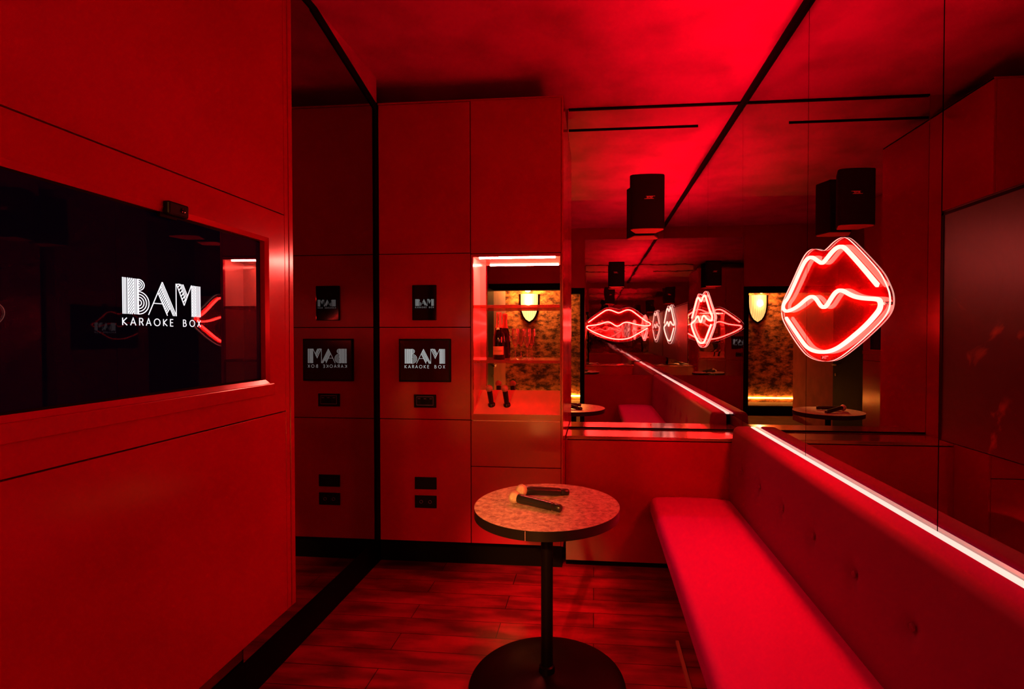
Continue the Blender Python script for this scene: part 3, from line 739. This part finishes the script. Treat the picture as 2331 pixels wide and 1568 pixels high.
# ------------------------------------------------------------------ bottle and glasses on the middle shelf
ZS = 1.2605
bo = empty('champagne_bottle', (-.546, 2.955, ZS), 'dark champagne bottle with pale neck foil on the middle shelf', 'bottle')
MB().lathe([(.0, .001), (.030, .0), (.0335, .006), (.0335, .115), (.032, .135), (.026, .160), (.018, .185), (.0145, .205), (.0130, .255), (.0, .256)], 40, cap=False).build('glass', M['bottle'], bo, smooth=True)
nk_ = MB().lathe([(.0196, .183), (.0150, .207), (.0138, .245), (.0155, .248), (.0155, .268), (.012, .272), (0, .273)], 32, cap=False).build('neck_foil', M['foil'], bo, smooth=True)
def bent(mb, r, a0, a1, z0, z1, n=14):
    vs = []; 
    for k in range(n + 1):
        a = R(a0 + (a1 - a0) * k / n); vs += [(r * math.cos(a), r * math.sin(a), z0), (r * math.cos(a), r * math.sin(a), z1)]
    return mb.add(vs, [(2 * k, 2 * k + 2, 2 * k + 3, 2 * k + 1) for k in range(n)])
fl_ = bent(MB(), .0340, -160, -30, .028, .076).build('front_label', M['label'], bo)
text('label_writing', 'MOET & CHANDON', .0062, M['ink'], fl_, (-.0, -.0343, .050), (R(90), 0, 0))
text('foil_writing', 'MOET', .015, M['ink'], nk_, (.002, -.0165, .222), (R(90), R(-90), 0))
MB().lathe([(.009, 0), (.009, .002)], 20, Matrix.Translation((-.002, -.0195, .176)) @ Matrix.Rotation(R(90), 4, 'X')).build('neck_seal', M['foil'], nk_)
def make_flute(loc, label, src=None):
    if src: return dup(src, loc, label=label)
    e = empty('champagne_flute', loc, label, 'glass', group='champagne flutes on the middle shelf')
    MB().lathe([(.0, .072), (.007, .076), (.016, .095), (.0205, .120), (.0215, .145), (.0195, .178), (.0190, .178), (.0208, .145), (.0198, .120), (.0155, .096), (.006, .079), (0, .077)], 32, cap=False).build('bowl', M['glass'], e, smooth=True)
    MB().lathe([(.0, .0005), (.0185, .0005), (.0185, .0015), (.006, .0045), (.0028, .010), (.0025, .060), (.0050, .072), (0, .075)], 28, cap=False).build('stem', M['glass'], e, smooth=True)
    return e
f1 = make_flute((-.449, 2.945, ZS), 'empty champagne flute on the middle shelf, next to the bottle')
make_flute((-.381, 2.945, ZS), 'empty champagne flute on the middle shelf, farther from the bottle', f1)

# ------------------------------------------------------------------ open door and the corridor outside, seen in the mirrors
dr = empty('open_door', (-1.30, YB + .03, 0), 'black door folded open against the left wall by the doorway', 'door')
dl_ = box('door_leaf', M['door'], (0, .04, 0, .86, .01, 1.97), dr, bevel=.002)
for z in (1.02,):
    MB().lathe([(.009, 0), (.009, .045)], 16, Matrix.Translation((.04, .08, z)) @ Matrix.Rotation(R(90), 4, 'Y')).build('handle_neck', M['chrome'], dl_, smooth=True)
    box('handle', M['chrome'], (.075, .092, .07, .20, z - .009, z + .009), dl_, bevel=.006)
    MB().lathe([(.020, 0), (.020, .006)], 20, Matrix.Translation((.04, .08, z - .13)) @ Matrix.Rotation(R(90), 4, 'Y')).build('lock', M['chrome'], dl_, smooth=True)
struct('wall_corridor_floor', M['amber_floor'], (-2.3, 1.3, -3.35, YB - .05, -.05, -.001)).name = 'floor_corridor'
struct('ceiling_corridor', M['dark_wall'], (-2.3, 1.3, -3.35, YB - .12, 2.62, 2.7))
struct('wall_foliage', M['foliage'], (-2.2, 1.2, -3.3, -3.21, 0, 2.62))
M['plaster'] = mat('plaster_pink', (.50, .09, .07), .7, spec=.2, noise=(5, (.38, .07, .05), 5, .35, .65))
struct('wall_alcove', M['plaster'], (-2.26, -2.16, -3.21, -2.15, 0, 2.62))
struct('wall_passage', M['plaster'], (-2.26, -1.42, -2.15, YB - .12, 0, 2.62))
struct('wall_corridor', M['dark_wall'], (1.2, 1.3, -3.3, YB - .1, 0, 2.62))
tag(box('corridor_seat', M['black'], (-2.15, 1.19, -3.13, -2.55, 0, .17), bevel=.02), 'low black seat along the corridor wall under the leafy wallpaper', 'bench')
tag(box('led_strip', M['amber'], (-2.15, 1.19, -3.205, -3.185, .225, .245)), 'amber light strip along the foot of the leafy wallpaper', 'light strip')
wl = empty('wall_lamp', (-1.164, -3.205, 1.65), 'shield shaped amber glass wall lamp on the leafy wallpaper', 'wall lamp')
prof2 = [(.155, .49), (.155, .36), (.150, .27), (.135, .18), (.105, .10), (.065, .04), (.02, .005), (0, 0)]
sh = [(x, z) for x, z in prof2] + [(-x, z) for x, z in reversed(prof2[:-1])]
MB().prism([(x * 1.16, z * 1.08 - .035) for x, z in sh], lambda x, z, t: (x, t, z), .0, .012).build('back_plate', M['black'], wl)
vs = []; fs = []; nA = 12
for z_, wv_ in ((.49, .155), (.36, .155), (.27, .150), (.18, .135), (.10, .105), (.04, .065), (.0, .004)):
    for k_ in range(nA + 1):
        a = math.pi * k_ / nA; vs.append((wv_ * math.cos(a), .012 + .11 * math.sin(a) * (wv_ / .155) ** .6, z_))
for i in range(6):
    for k_ in range(nA): fs.append((i * (nA + 1) + k_, i * (nA + 1) + k_ + 1, (i + 1) * (nA + 1) + k_ + 1, (i + 1) * (nA + 1) + k_))
MB().add(vs, fs).build('glass_shade', M['shade'], wl, smooth=True)
pl_ = bpy.data.lights.new('wall_lamp_glow', 'POINT'); pl_.energy = 110; pl_.color = (1.0, 0.33, 0.06); pl_.shadow_soft_size = 0.06
po = bpy.data.objects.new('wall_lamp_glow', pl_); COL.objects.link(po); po.location = (-1.164, -2.98, 2.22)
MB().lathe([(.0, 0), (.045, .03), (.05, .07), (.03, .12), (0, .13)], 20, Matrix.Translation((0, .16, .27)), cap=False).build('bulb', M['bulb'], wl, smooth=True)
